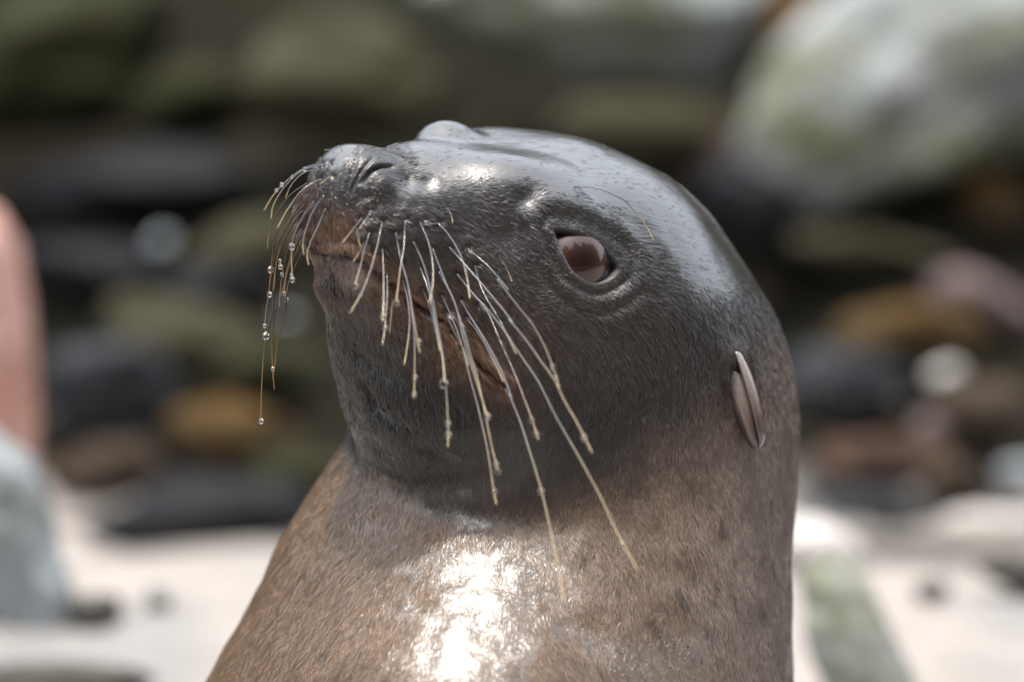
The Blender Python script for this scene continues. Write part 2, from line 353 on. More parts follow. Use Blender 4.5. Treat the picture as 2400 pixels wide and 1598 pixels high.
# ================= whiskers and the drops on them =================
def reg(x0, y0, s, pts): return [(x0+a/s, y0+b/s) for a, b in pts]
R1 = lambda *p: reg(600, 250, 3.137, p)
R2 = lambda *p: reg(1150, 350, 3.137, p)
R3 = lambda *p: reg(600, 550, 3.137, p)
R4 = lambda *p: reg(1050, 600, 3.484, p)
PALE, BROWN, GOLD, BLACK = range(4)
WH = [  # points from root to tip, root radius, outward reach, tone
 (R3((930, 88), (938, 300), (938, 480), (930, 640)), 2.5, 150, PALE),
 (R3((960, 260), (966, 420), (950, 660), (930, 812)), 2.2, 150, PALE),
 (R3((1025, -25), (1050, 110), (1060, 165), (1120, 380), (1160, 620), (1188, 780), (1206, 872)), 2.2, 170, PALE),
 (R3((1075, 320), (1112, 460), (1130, 620), (1118, 780), (1090, 958)), 3.0, 130, PALE),
 (R3((1060, 165), (1108, 330), (1150, 600), (1166, 800), (1166, 1040), (1160, 1205)), 2.4, 170, PALE),
 (R3((1150, 40), (1232, 220), (1300, 480), (1340, 700), (1382, 950), (1405, 1250), (1412, 1470), (1410, 1565)), 2.7, 230, PALE),
 (R3((1200, 220), (1270, 420), (1328, 690), (1370, 900), (1385, 1090)), 2.4, 200, PALE),
 (R3((1218, 380), (1280, 545), (1330, 740), (1352, 850)), 2.2, 170, PALE),
 (R3((1290, 80), (1390, 340), (1468, 520), (1525, 760), (1600, 1010), (1660, 1200), (1703, 1345)), 2.5, 230, PALE),
 (R3((1335, 258), (1432, 440), (1505, 630), (1572, 860), (1640, 1100), (1720, 1490), (1775, 1730)), 2.6, 260, PALE),
 (R3((1358, 430), (1432, 590), (1510, 800), (1570, 1040), (1630, 1260), (1700, 1570), (1745, 1860), (1768, 1985)), 2.6, 270, PALE),
 (R3((1393, 562), (1450, 700), (1530, 850), (1560, 960)), 2.0, 180, PALE),
 (R3((1410, 80), (1530, 215), (1640, 340), (1800, 530), (1890, 650)) + R4((500, 520), (640, 690), (760, 860), (870, 1015), (950, 1180), (1040, 1335), (1110, 1470), (1180, 1610)), 2.8, 330, PALE),
 (R3((1540, 90), (1700, 225), (1860, 410)) + R4((400, 185), (580, 420), (690, 560), (790, 740), (850, 892), (885, 990), (910, 1078)), 2.0, 260, PALE),
 (R3((1470, 280), (1600, 440), (1720, 570), (1870, 770)) + R4((500, 670), (620, 850), (740, 1030), (860, 1270), (960, 1450), (1085, 1668), (1235, 1945), (1345, 2180), (1420, 2330), (1553, 2570)), 3.1, 400, PALE),
 (R3((1495, 468), (1600, 640), (1700, 800), (1800, 990), (1880, 1200)) + R4((500, 1130), (585, 1340), (660, 1570), (762, 1910), (840, 2250), (905, 2560), (960, 2860)), 3.1, 400, PALE),
 (R3((1530, 590), (1650, 745), (1760, 950), (1820, 1080)), 2.3, 200, PALE),
 (R4((250, 380), (330, 470), (420, 680), (540, 950), (640, 1210), (690, 1345), (740, 1505)), 2.0, 260, PALE),
 (R4((215, 60), (280, 280), (420, 520), (500, 680), (560, 800)), 1.6, 170, PALE),
 (R1((838, 915), (800, 1040), (765, 1180), (728, 1310)), 2.0, 140, PALE),
 (R1((930, 838), (885, 1050), (825, 1250), (760, 1400), (690, 1518)), 2.3, 190, PALE),
 (R1((850, 758), (808, 830), (758, 900)), 2.0, 80, PALE),
 (R1((782, 812), (715, 900), (635, 1000)), 2.0, 100, PALE),
 (R1((812, 668), (775, 700), (738, 726)), 1.8, 60, PALE),
 (R1((740, 890), (750, 960), (768, 1030)), 1.6, 60, PALE),
 (R1((800, 990), (760, 1070), (715, 1140)), 1.8, 70, PALE),
 (R1((1096, 828), (1088, 1020), (1060, 1200), (1030, 1440)), 2.0, 150, PALE),
 (R1((1200, 838), (1262, 980), (1295, 1120), (1302, 1280), (1275, 1450)), 2.0, 170, PALE),
 (R1((1325, 843), (1430, 960), (1515, 1120), (1555, 1280), (1572, 1410)), 2.0, 180, PALE),
 (R3((1000, 360), (1003, 480), (982, 725)), 1.8, 110, BROWN),
 (R1((1440, 815), (1560, 862), (1640, 920), (1705, 985)), 1.2, 40, BLACK),
 (R1((1370, 722), (1425, 775), (1448, 855)), 1.5, 40, GOLD),
 (R1((1245, 680), (1290, 682), (1335, 700)), 1.3, 20, BLACK),
 (R1((1340, 662), (1430, 655), (1520, 668)), 1.3, 20, BLACK),
 (R2((612, 276), (760, 283), (880, 325), (985, 380), (1080, 480), (1145, 570), (1200, 668)), 1.9, 60, GOLD),
 (R2((30, 735), (90, 830), (130, 905), (158, 975)), 1.6, 50, GOLD),
 # the far side of the muzzle
 (R1((540, 425), (400, 437), (270, 510), (140, 635), (58, 765)), 1.9, 60, PALE),
 (R1((482, 433), (340, 472), (215, 585), (130, 720), (110, 825)), 1.9, 50, PALE),
 (R1((455, 452), (335, 498), (255, 585), (217, 672)), 1.7, 40, PALE),
 (R1((490, 528), (350, 605), (240, 745), (155, 895)), 2.3, 60, PALE),
 (R1((570, 515), (520, 530), (470, 570)), 1.8, 40, PALE),
 (R1((378, 562), (250, 655), (140, 810), (92, 960), (85, 1045)), 2.0, 20, BROWN),
 (R1((505, 648), (432, 745), (378, 870), (345, 1000), (352, 1090)), 2.0, 60, PALE),
 (R1((515, 743), (455, 880), (400, 1000), (375, 1090), (388, 1165)), 2.1, 70, PALE),
 (R1((432, 688), (330, 835), (265, 1000), (262, 1130), (265, 1260)), 2.1, 60, PALE),
 (R1((438, 800), (350, 920), (290, 1020), (230, 1200), (205, 1370)), 2.0, 50, BROWN),
 (R1((365, 715), (235, 860), (150, 1050), (112, 1250), (90, 1400), (62, 1600)) , 2.2, 0, BROWN),
 (R1((350, 640), (215, 790), (140, 960), (115, 1150), (100, 1300)), 2.0, 0, BROWN),
 (R1((345, 760), (240, 920), (170, 1090), (130, 1300), (125, 1500)) + R3((70, 780), (45, 1050), (38, 1260), (35, 1375)), 2.6, 20, BROWN),
 (R1((340, 850), (250, 1020), (205, 1200), (225, 1400)) + R3((215, 560), (165, 760), (140, 940), (125, 1060)), 2.5, 20, BROWN),
 (R1((360, 900), (290, 1040), (240, 1200), (190, 1380), (135, 1530)) + R3((118, 760), (120, 960), (135, 1140)), 2.0, 20, BROWN),
 (R1((345, 980), (280, 1110), (215, 1280), (165, 1460)), 1.9, 10, BROWN),
 (R1((330, 720), (205, 900), (165, 1060), (180, 1200)), 1.8, 0, BROWN),
 (R1((352, 1060), (300, 1150), (240, 1290), (220, 1420)), 1.8, 20, BROWN),
 (R1((400, 640), (290, 770), (200, 950), (150, 1150), (130, 1350)), 2.0, 20, BROWN),
 (R1((372, 800), (270, 960), (215, 1120), (185, 1290), (170, 1480)), 2.0, 20, BROWN),
 (R1((570, 330), (540, 318), (505, 322)), 1.0, 10, PALE), (R1((630, 310), (620, 298), (608, 288)), 1.0, 10, PALE),
]

# ================= the sea lion =================
def sstep(a, b, x):
    t = np.clip((x-a)/(b-a), 0, 1); return t*t*(3-2*t)
def poly_dist(x, y, pts, closed=False):
    """distance to a polyline and the parameter along it"""
    pts = [tuple(p) for p in pts]
    if closed: pts = pts+[pts[0]]
    best = np.full(x.shape, 1e9); par = np.zeros(x.shape); acc = 0.0
    seg = [math.dist(a, b) for a, b in zip(pts[:-1], pts[1:])]; tot = sum(seg)
    for (x0, y0), (x1, y1), L in zip(pts[:-1], pts[1:], seg):
        dx, dy = x1-x0, y1-y0
        t = np.clip(((x-x0)*dx+(y-y0)*dy)/(L*L), 0, 1)
        d = np.hypot(x-x0-t*dx, y-y0-t*dy); m = d < best
        best[m] = d[m]; par[m] = (acc+t[m]*L)/tot; acc += L
    return best, par
def inside(x, y, pts):
    r = np.zeros(x.shape, bool); n = len(pts)
    for i in range(n):
        (x0, y0), (x1, y1) = pts[i], pts[(i+1) % n]
        c = ((y0 > y) != (y1 > y)) & (x < (x1-x0)*(y-y0)/((y1-y0) or 1e-9)+x0); r ^= c
    return r
def crom(pts, n):
    """Catmull-Rom through points"""
    P = np.asarray(pts, float); P = np.vstack([2*P[0]-P[1], P, 2*P[-1]-P[-2]]); m = len(P)-3
    out = []
    for t in np.linspace(0, m-1e-6, n):
        i = int(t); u = t-i; a, b, c, d = P[i:i+4]
        out.append(0.5*((2*b)+(c-a)*u+(2*a-5*b+4*c-d)*u*u+(3*b-a-3*c+d)*u**3))
    return np.array(out)
def vnoise(P, sc, seed=0):
    """cheap smooth value noise on arrays"""
    Q = np.asarray(P)/sc+seed*17.31; i = np.floor(Q).astype(np.int64); f = Q-i; f = f*f*(3-2*f); r = 0
    for c in range(8):
        o = np.array([(c >> k) & 1 for k in range(3)]); j = i+o
        h = (j[..., 0]*73856093) ^ (j[..., 1]*19349663) ^ (j[..., 2]*83492791) ^ (seed*2654435)
        h = ((h*2654435761) & 0xffffffff)/4294967295.0
        w = np.prod(np.where(o, f, 1-f), -1); r = r+w*h
    return r

EYE = [(1299, 542), (1340, 549), (1373, 562), (1405, 580), (1430, 603), (1443, 626), (1431, 645), (1405, 657), (1379, 655), (1347, 635), (1327, 606), (1311, 571)]
EYE = [(1374+(a-1374)*1.05, 603+(b-603)*1.09) for a, b in EYE]
EYE = [tuple(p) for p in crom(EYE+[EYE[0]], 60)[:-1]]
MOUTH = [(705, 600), (724, 603), (770, 592), (810, 597), (850, 610), (893, 640), (935, 680), (976, 712), (1014, 735), (1046, 757), (1070, 785), (1097, 826), (1132, 862), (1180, 900)]
NOSE_FRONT = [(842, 352), (838, 366), (832, 387), (822, 412), (815, 433), (813, 454), (820, 468)]
NOSE_SLIT = [(872, 372), (856, 390), (842, 409), (832, 426), (826, 440), (821, 460)]
NOSTRIL = [(846, 428), (856, 415), (864, 405), (878, 395), (892, 390), (909, 389), (925, 392)]

lo, hi = (-1520, -680, -1710), (1700, 4000, 600)
bv, bq = surface(sdf, lo, hi, 14.0, 5)
bv = snap(sdf, bv, 1)
bm = bmesh.new()
for v in bv: bm.verts.new(v)
bm.verts.ensure_lookup_table(); vs = bm.verts
for q in bq.tolist():
    try: bm.faces.new((vs[q[0]], vs[q[1]], vs[q[2]], vs[q[3]]))
    except ValueError: pass
def co_of(bm):
    me = bpy.data.meshes.new('tmp'); bm.to_mesh(me); a = np.empty(len(me.vertices)*3, np.float32)
    me.vertices.foreach_get('co', a); bpy.data.meshes.remove(me); return a.reshape(-1, 3).astype(float)
def refine(mask):
    es = [e for e in bm.edges if mask[e.verts[0].index] and mask[e.verts[1].index]]
    bmesh.ops.subdivide_edges(bm, edges=es, cuts=1, use_grid_fill=True)
    bm.verts.index_update(); bm.verts.ensure_lookup_table()
bm.verts.index_update()
V = co_of(bm); N = grad(sdf, V); x, y = proj(V)
refine((x > 400) & (x < 1940) & (y > 240) & (y < 1700) & (N[:, 1] < 0.35))
V = co_of(bm); N = grad(sdf, V); x, y = proj(V)
front = N[:, 1] < 0.25
refine(front & (x > 690) & (x < 1500) & (y > 270) & (y < 930))
V = co_of(bm); N = grad(sdf, V); x, y = proj(V)
de, _ = poly_dist(x, y, EYE, True)
refine((N[:, 1] < 0.2) & (((de < 50) | inside(x, y, EYE)) | (np.hypot(x-865, y-400) < 85)))
V = co_of(bm); V = snap(sdf, V, 2); N = grad(sdf, V)

def sculpt(V, N):
    """displacement along the normal; the far side copies the near side through the head's mid plane"""
    H = to_head(V); far = H[:, 1] < 0; Hm = H.copy(); Hm[:, 1] = np.abs(Hm[:, 1])
    Vm = from_head(Hm); Nh = N @ HM.T; Nh[far, 1] *= -1; Nm = Nh @ HM
    x, y = proj(Vm); D = np.zeros(len(V)); head = (Nm[:, 1] < 0.3) & (x > 600) & (x < 1600) & (y < 1000) & (H[:, 0] > -350)
    d, _ = poly_dist(x, y, EYE, True); ins = inside(x, y, EYE); s = np.where(ins, -d, d)
    low = sstep(-30, 30, (y-605)-0.55*(x-1378))            # lower-left side of the eye
    E = np.zeros(len(V))
    E += -70*sstep(0, -16, s)
    E += np.where(s > -1, 4.0*np.exp(-((s-5)/5.0)**2)*(0.15+0.85*low), 0)
    E += (1-low)*(2.5*np.exp(-((s-12)/12.0)**2)-2*np.exp(-((s-36)/12.0)**2)+5*np.exp(-((s-64)/26.0)**2))*(s > -1)
    E += low*(-4.5*np.exp(-((s-25)/10.0)**2)+3*np.exp(-((s-46)/14.0)**2)-4*np.exp(-((s-68)/12.0)**2))*(s > -1)
    D += np.where(head & (s < 120), E, 0)
    d, p = poly_dist(x, y, MOUTH); w = np.where(p < 0.12, 10, 6.0)
    up = np.interp(x, [m[0] for m in MOUTH], [m[1] for m in MOUTH])-y
    M = -12*np.exp(-(d/w)**2)*(1-0.6*sstep(0.85, 1.0, p))+np.where(up > 0, 7*np.exp(-((d-16)/12)**2), 5*np.exp(-((d-17)/11)**2))
    D += np.where(head & (x > 690), M, 0)
    G = np.zeros(len(V)); G2 = np.zeros(len(V))
    for pts, dep, wid in ((NOSE_FRONT, 3.5, 6), (NOSE_SLIT, 6, 5), (NOSTRIL, 15, 4.5)):
        d, p = poly_dist(x, y, pts); t = np.sin(np.pi*np.clip(p*0.9+0.08, 0, 1))**0.6; ok = head & ((H[:, 1] > -8) | (pts is NOSTRIL))
        G = np.maximum(G, np.where(ok, dep*np.exp(-(d/wid)**2)*t, 0)); G2 = np.maximum(G2, np.where(ok, 0.06*dep*np.exp(-((d-12)/8)**2)*t, 0))
    D += G2-G
    for cx, cy, r, dep in ((1232, 468, 28, -8), (1330, 512, 26, -6), (955, 420, 26, -9), (1000, 428, 22, -7), (895, 430, 30, 7), (1185, 560, 40, -6),
                           (1450, 560, 60, -6), (1500, 700, 70, 6), (1330, 720, 60, 7), (1120, 880, 40, 5), (840, 645, 40, 9)):
        D += np.where(head, dep*np.exp(-((x-cx)**2+(y-cy)**2)/(r*r)), 0)
    return D
D = sculpt(V, N)
xv, yv = proj(V); PIT = np.zeros(len(V))
for pts, _r, _o, _t in WH:
    if _t in (GOLD, BLACK) or _o <= 10: continue
    #                                         # follicle pits at the whisker roots
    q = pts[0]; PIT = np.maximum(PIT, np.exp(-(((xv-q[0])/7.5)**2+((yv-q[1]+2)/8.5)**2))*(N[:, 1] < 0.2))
    D += 2.5*np.exp(-((xv-q[0]+4)**2+(yv-q[1]+16)**2)/144.0)*(N[:, 1] < 0.2)*(q[0] > 840)
D -= 6*PIT
# wrinkles of the throat, and a slow unevenness of the hide
x, y = proj(V)
for pts, dep, wid in (([(815, 850), (850, 900), (880, 950), (930, 985), (990, 1010)], 9, 10), ([(800, 760), (840, 830), (905, 880), (960, 900)], 7, 13), ([(905, 960), (960, 1020), (1040, 1060), (1130, 1080)], 7, 15), ([(820, 930), (850, 1010), (900, 1060), (980, 1110)], 7, 14), ([(1060, 930), (1075, 960), (1080, 1000)], 7, 7)):
    d, p = poly_dist(x, y, pts); D += np.where(N[:, 1] < 0.2, -dep*np.exp(-(d/wid)**2)*np.sin(np.pi*p), 0)
D += (vnoise(V, 90, 1)-0.5)*7*sstep(950, 1300, y)+(vnoise(V*np.array((1, 1, 0.45)), 28, 2)-0.5)*3.5*sstep(1000, 1300, y)+(vnoise(V, 60, 3)-0.5)*3
D += (16*np.exp(-(((x-1716)/34)**2+((y-832)/46)**2))-7*np.exp(-(((x-1712)/16)**2+((y-930)/60)**2)))*(N[:, 1] < 0.2)   # mound and hollow at the ear
V2 = V+N*D[:, None]
for v, c in zip(bm.verts, V2.tolist()): v.co = c
bm.normal_update()
bvh = BVHTree.FromBMesh(bm)
CAMP = Vector((0, -DIST, 0))
def hit(xp, yp):
    d = (Vector(px(xp, yp, 0))-CAMP).normalized(); loc, n, i, _ = bvh.ray_cast(CAMP, d)
    return (np.array(loc), np.array(n)) if loc is not None else (None, None)

# ---- pelt colour, wetness, lie of the hair ----
BX = [690, 800, 880, 1000, 1100, 1200, 1350, 1500, 1620, 1700, 1800, 1900]
BY = [1030, 1045, 1110, 1180, 1215, 1225, 1190, 1120, 1030, 960, 860, 740]
def pelt_at(P, Nn):
    x, y = proj(P); H = to_head(P)
    nz = (vnoise(P, 70, 5)-0.5)*90+(vnoise(P, 22, 6)-0.5)*40
    wid = np.interp(x, (900, 1250, 1600), (55, 110, 230)); tan = sstep(-1.0, 1.0, (y-np.interp(x, BX, BY)+nz)/wid)
    col = np.empty((len(P), 3)); head = np.array((0.034, 0.0335, 0.0345))
    g = np.clip((x-1150)/650, 0, 1)[:, None]
    tanc = np.array((0.155, 0.098, 0.055))*(1-g)+np.array((0.200, 0.164, 0.146))*g
    col[:] = head*(1-tan[:, None])+tanc*tan[:, None]
    d, p = poly_dist(x, y, MOUTH); on = (H[:, 0] > -250)*(Nn[:, 1] < 0.3)
    below = y-np.interp(x, [m[0] for m in MOUTH], [m[1] for m in MOUTH])
    r1 = np.exp(-(np.maximum(d-14, 0)/np.where(below > 0, 42, 30))**2)*sstep(720, 850, x)
    r2 = np.exp(-(((x-770)/75)**2+((y-545)/60)**2))*1.0
    r3 = np.exp(-(((x-1090)/110)**2+((y-850)/60)**2))*0.8
    r4 = 0.6*sstep(60, -40, H[:, 1])*sstep(330, 430, H[:, 0])*sstep(400, 470, y)
    r = np.clip(np.maximum.reduce([r1, r2, r3, r4])*on, 0, 1)[:, None]*(0.75+0.5*(vnoise(P, 30, 8)-0.5))[:, None]
    col = col*(1-r)+np.array((0.165, 0.074, 0.030))*r
    pad = np.exp(-(((x-1010)/230)**2+((y-700-0.25*(x-1000))/120)**2))[:, None]*0.8*on[:, None]*(1-0.5*r)
    col = col*(1-pad)+np.array((0.080, 0.050, 0.031))*pad
    ck = np.exp(-(((x-1330)/220)**2+((y-800)/110)**2))[:, None]*0.6*on[:, None]
    col = col*(1-ck)+np.array((0.066, 0.054, 0.046))*ck
    fr = np.exp(-(((x-835)/38)**2+((y-645)/26)**2))[:, None]*on[:, None]*0.9*(vnoise(P, 7, 15)[:, None]*0.8+0.4).clip(0, 1)
    col = col*(1-fr)+np.array((0.30, 0.27, 0.25))*fr
    de, _ = poly_dist(x, y, EYE, True); se = np.where(inside(x, y, EYE), -de, de)
    lowl = sstep(-20, 20, (y-605)-0.55*(x-1378))
    m = (sstep(7, 3, se)*(1-lowl)+sstep(-3, -8, se)*lowl)[:, None]*on[:, None]; col = col*(1-m)+np.array((0.006, 0.006, 0.007))*m
    m = (np.exp(-((se-4)/7.0)**2)*lowl)[:, None]*on[:, None]*0.8; col = col*(1-m)+np.array((0.16, 0.16, 0.17))*m
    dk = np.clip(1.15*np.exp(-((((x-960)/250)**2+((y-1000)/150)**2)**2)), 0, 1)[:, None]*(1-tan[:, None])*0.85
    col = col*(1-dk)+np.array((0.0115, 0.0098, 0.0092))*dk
    dn, _ = poly_dist(x, y, NOSTRIL+NOSE_SLIT); m = (sstep(34, 14, dn)*on)[:, None]; col = col*(1-m)+np.array((0.010, 0.010, 0.0105))*m
    muzzle_sheen = np.exp(-(((x-1060)/270)**2+((y-490)/110)**2))[:, None]*on[:, None]*0.7*(1-r)*sstep(790, 880, x)[:, None]; col = col*(1-muzzle_sheen)+np.array((0.055, 0.055, 0.058))*muzzle_sheen  # lighter grey muzzle side: wet sky sheen put into the pelt colour
    spots = sstep(0.72, 0.85, vnoise(P*np.array((1, 1, 0.5)), 16, 9))*0.45
    return col*(1-spots[:, None]*tan[:, None])
def wet_at(P, Nn):
    x, y = proj(P); nz = vnoise(P, 45, 11)-0.5
    top = sstep(0.34, 0.58, Nn[:, 2]+0.42*np.clip(Nn[:, 0], 0, 1)*sstep(1350, 1550, x)+0.25*nz)*sstep(800, 640, y)
    w = 0.25+0.75*top
    w = np.maximum(w, 1.0*sstep(1.25, 0.75, np.hypot((x-1135-0.05*(y-1440))/185, (y-1460)/250)+1.0*nz+0.5*(vnoise(P, 16, 12)-0.5)))
    w = np.maximum(w, 0.95*sstep(1.25, 0.7, np.hypot((x-1530)/170, (y-1560)/130)+1.1*nz))
    w = np.maximum(w, 0.6*sstep(1.2, 0.6, np.hypot((x-880)/70, (y-1235)/30)+0.9*nz))
    w = np.maximum(w, 0.6*sstep(1.2, 0.6, np.hypot((x-820)/40, (y-980)/130)+0.5*nz))
    w = np.maximum(w, 0.9*sstep(60, -50, y-np.interp(x, (800, 850, 1000, 1150, 1240, 1330, 1450, 1560), (480, 500, 520, 530, 540, 500, 470, 560))+170*nz)*(Nn[:, 1] < 0.25)*(x > 790)*(x < 1600))
    de, _ = poly_dist(x, y, EYE, True); w = np.where((de < 75) & (Nn[:, 1] < 0.25), w*sstep(20, 75, de)+0.04, w)
    dn = poly_dist(x, y, NOSTRIL+NOSE_SLIT)[0]; w = np.where((dn < 60) & (Nn[:, 1] < 0.2), w*(0.35+0.65*sstep(15, 60, dn)), w)
    return np.clip(w, 0, 1)
def flow_at(P, Nn):
    x, y = proj(P)
    w = sstep(560, 1050, y+0.25*(x-1300))
    d = (-HF)[None]*(1-w)[:, None]+np.array((-0.05, 0, -1.0))[None]*w[:, None]
    d = d+np.array((0, 0, -1.0))[None]*(np.exp(-(((x-980)/220)**2+((y-640)/130)**2)))[:, None]*0.9
    # round the eye
    ex, ey = x-1375, y-605; rr = np.hypot(ex, ey); k = np.exp(-(rr/115)**2)[:, None]
    tg = np.stack([np.abs(ey)+20, np.zeros_like(ex), -np.sign(ey)*ex*0.8-25], 1)/np.maximum(rr, 30)[:, None]
    d = d*(1-k)+tg*k
    d = d+(np.stack([vnoise(P, 120, s_) for s_ in (21, 22, 23)], 1)-0.5)*0.5
    d = d-(d*Nn).sum(1, keepdims=True)*Nn
    return d/np.maximum(np.linalg.norm(d, axis=1, keepdims=True), 1e-6)

me = bpy.data.meshes.new('body'); bm.to_mesh(me)
nv = len(me.vertices)
NN = np.empty(nv*3, np.float32); me.vertices.foreach_get('normal', NN); NN = NN.reshape(-1, 3).astype(float)
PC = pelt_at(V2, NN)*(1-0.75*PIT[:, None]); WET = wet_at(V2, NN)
Hc = to_head(V2); wv = sstep(560, 1050, proj(V2)[1]+0.25*(proj(V2)[0]-1300))[:, None]
FUV = (Hc[:, [1, 0, 2]]*(1-wv)+np.stack([V2[:, 0], V2[:, 2]-100, V2[:, 1]], 1)*wv)*S
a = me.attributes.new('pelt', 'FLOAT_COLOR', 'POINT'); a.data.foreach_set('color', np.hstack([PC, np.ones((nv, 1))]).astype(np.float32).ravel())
a = me.attributes.new('wet', 'FLOAT', 'POINT'); a.data.foreach_set('value', WET.astype(np.float32))
xc, yc = proj(V2); CRK = sstep(1.35, 0.8, np.hypot((xc-1130)/190, (yc-1480)/260))
a = me.attributes.new('crinkle', 'FLOAT', 'POINT'); a.data.foreach_set('value', np.maximum(CRK, 0.6*sstep(1250, 1450, yc)).astype(np.float32))
a = me.attributes.new('flow_uv', 'FLOAT_VECTOR', 'POINT'); a.data.foreach_set('vector', FUV.astype(np.float32).ravel())
me.vertices.foreach_set('co', W(V2).astype(np.float32).ravel())
me.polygons.foreach_set('use_smooth', np.ones(len(me.polygons), bool)); me.update()
lion = bpy.data.objects.new('sea_lion', None); COL.objects.link(lion)
tag(lion, 'wet brown sea lion sitting up with its whiskered dark head turned and raised', 'sea lion')
body = bpy.data.objects.new('body', me); COL.objects.link(body); body.parent = lion; me.materials.append(mat_skin())

# ---- fur: short tapering blades lying along the hide ----
me.calc_loop_triangles()
tri = np.empty(len(me.loop_triangles)*3, np.int32); me.loop_triangles.foreach_get('vertices', tri); tri = tri.reshape(-1, 3)
A, B, C = V2[tri[:, 0]], V2[tri[:, 1]], V2[tri[:, 2]]
cr = np.cross(B-A, C-A); area = np.linalg.norm(cr, axis=1)/2; fn = cr/np.maximum(2*area, 1e-9)[:, None]
cx, cy = proj((A+B+C)/3)
dens = area*((cx > 380) & (cx < 1920) & (cy > 260) & (cy < 1900) & (fn[:, 1] < 0.30))*np.clip((1900-cy)/260, 0, 1)
ins = inside(cx, cy, EYE); dens[ins] = 0; dl, _ = poly_dist(cx, cy, EYE, True); dens[dl < 8] = 0
dn, _ = poly_dist(cx, cy, NOSTRIL+NOSE_SLIT); dens[dn < 26] *= 0.05
dens *= np.clip(1.3-WET[tri].mean(1)*1.32, 0.011, 1)
dens *= np.where((cy < 960) & (cx < 1560), 1.35, 1.0)
NF = 330000
ti = rng.choice(len(tri), NF, p=dens/dens.sum()); u = rng.random((NF, 2)); fl = u.sum(1) > 1; u[fl] = 1-u[fl]
bc = np.stack([1-u.sum(1), u[:, 0], u[:, 1]], 1)[:, :, None]
R = (V2[tri[ti]]*bc).sum(1); RN = (NN[tri[ti]]*bc).sum(1); RN /= np.linalg.norm(RN, axis=1, keepdims=True)
RC = (PC[tri[ti]]*bc).sum(1); RW = (WET[tri[ti]][:, :, None]*bc).sum(1)[:, 0]
T = flow_at(R, RN)
side = np.cross(RN, T)
clump = (np.stack([vnoise(R, 14, 31), vnoise(R, 14, 32)], 1)-0.5)
ang = rng.normal(0, 0.13, NF)+clump[:, 0]*0.9
T2 = T*np.cos(ang)[:, None]+side*np.sin(ang)[:, None]; side = np.cross(RN, T2)
xr, yr = proj(R)
small = np.clip(np.hypot(xr-1375, yr-605)/150, 0.45, 1)*np.where(np.hypot(xr-850, yr-420) < 90, 0.5, 1)
L = rng.uniform(15, 27, NF)*small*np.where(yr > 1000, 1.15, 1.0)
lift = np.clip(rng.normal(0.13, 0.07, NF)+clump[:, 1]*0.12, 0.02, 0.5)*(1-0.55*RW)
roll = rng.normal(0, 0.30, NF)*np.where(yr > 1000, 0.5, 1.0); lift = lift*np.where(yr > 1000, 0.6, 1.0)
sv = side*np.cos(roll)[:, None]+RN*np.sin(roll)[:, None]
wd = rng.uniform(0.5, 1.0, NF)*np.where(yr > 1000, 0.8, 1.0)
mid = R+T2*(0.55*L)[:, None]+RN*(L*lift*0.75)[:, None]; tip = R+T2*L[:, None]+RN*(L*lift*0.75)[:, None]
R0 = R-RN*0.8
FV = np.stack([R0-sv*wd[:, None], R0+sv*wd[:, None], mid-sv*(wd*0.8)[:, None], mid+sv*(wd*0.8)[:, None], tip], 1).reshape(-1, 3)
k = np.arange(NF)[:, None]*5
FT = np.concatenate([k+[0, 1, 3], k+[0, 3, 2], k+[2, 3, 4]], 1).reshape(-1, 3)
fur = mesh_obj('fur', W(FV), FT, mat_hair(), lion, smooth=True)
tone = np.clip(rng.lognormal(0.0, 0.20, NF), 0.5, 1.8)*(1+0.45*clump[:, 0])
HC = RC*tone[:, None]*np.array((1.12, 1.08, 1.05))
a = fur.data.attributes.new('pelt', 'FLOAT_COLOR', 'POINT')
a.data.foreach_set('color', np.hstack([np.repeat(HC, 5, 0), np.ones((NF*5, 1))]).astype(np.float32).ravel())
fur['kind'] = 'stuff'

# ---- eyes ----
EYE_M = mat_eye()
rim = [hit(px_+(px_-1375)*0.10, py_+(py_-605)*0.10)[0] for px_, py_ in EYE[::3]]
rim = np.array([r for r in rim if r is not None]); ec = rim.mean(0); en = np.linalg.svd(rim-ec)[2][2]; en = en if en[1] < 0 else -en
ER = 112.0
def make_eye(c, n):
    bmx = bmesh.new(); bmesh.ops.create_uvsphere(bmx, u_segments=64, v_segments=40, radius=ER*S)
    m_ = bpy.data.meshes.new('eye'); bmx.to_mesh(m_); bmx.free(); m_.polygons.foreach_set('use_smooth', np.ones(len(m_.polygons), bool)); m_.materials.append(EYE_M)
    o = bpy.data.objects.new('eye', m_); COL.objects.link(o); o.parent = lion
    o.location = W(c); o.rotation_mode = 'QUATERNION'; o.rotation_quaternion = Vector(n).to_track_quat('Z', 'Y'); return o
EYE_IN = 13.0
ecn = ec+en*(EYE_IN-ER)
e1 = make_eye(ecn, nrm(en*0.85+np.array((0.0, -0.25, 0.0))))
h_ = to_head(ecn); h_[1] *= -1; hn = HM @ en; hn[1] *= -1
make_eye(from_head(h_), hn @ HM)

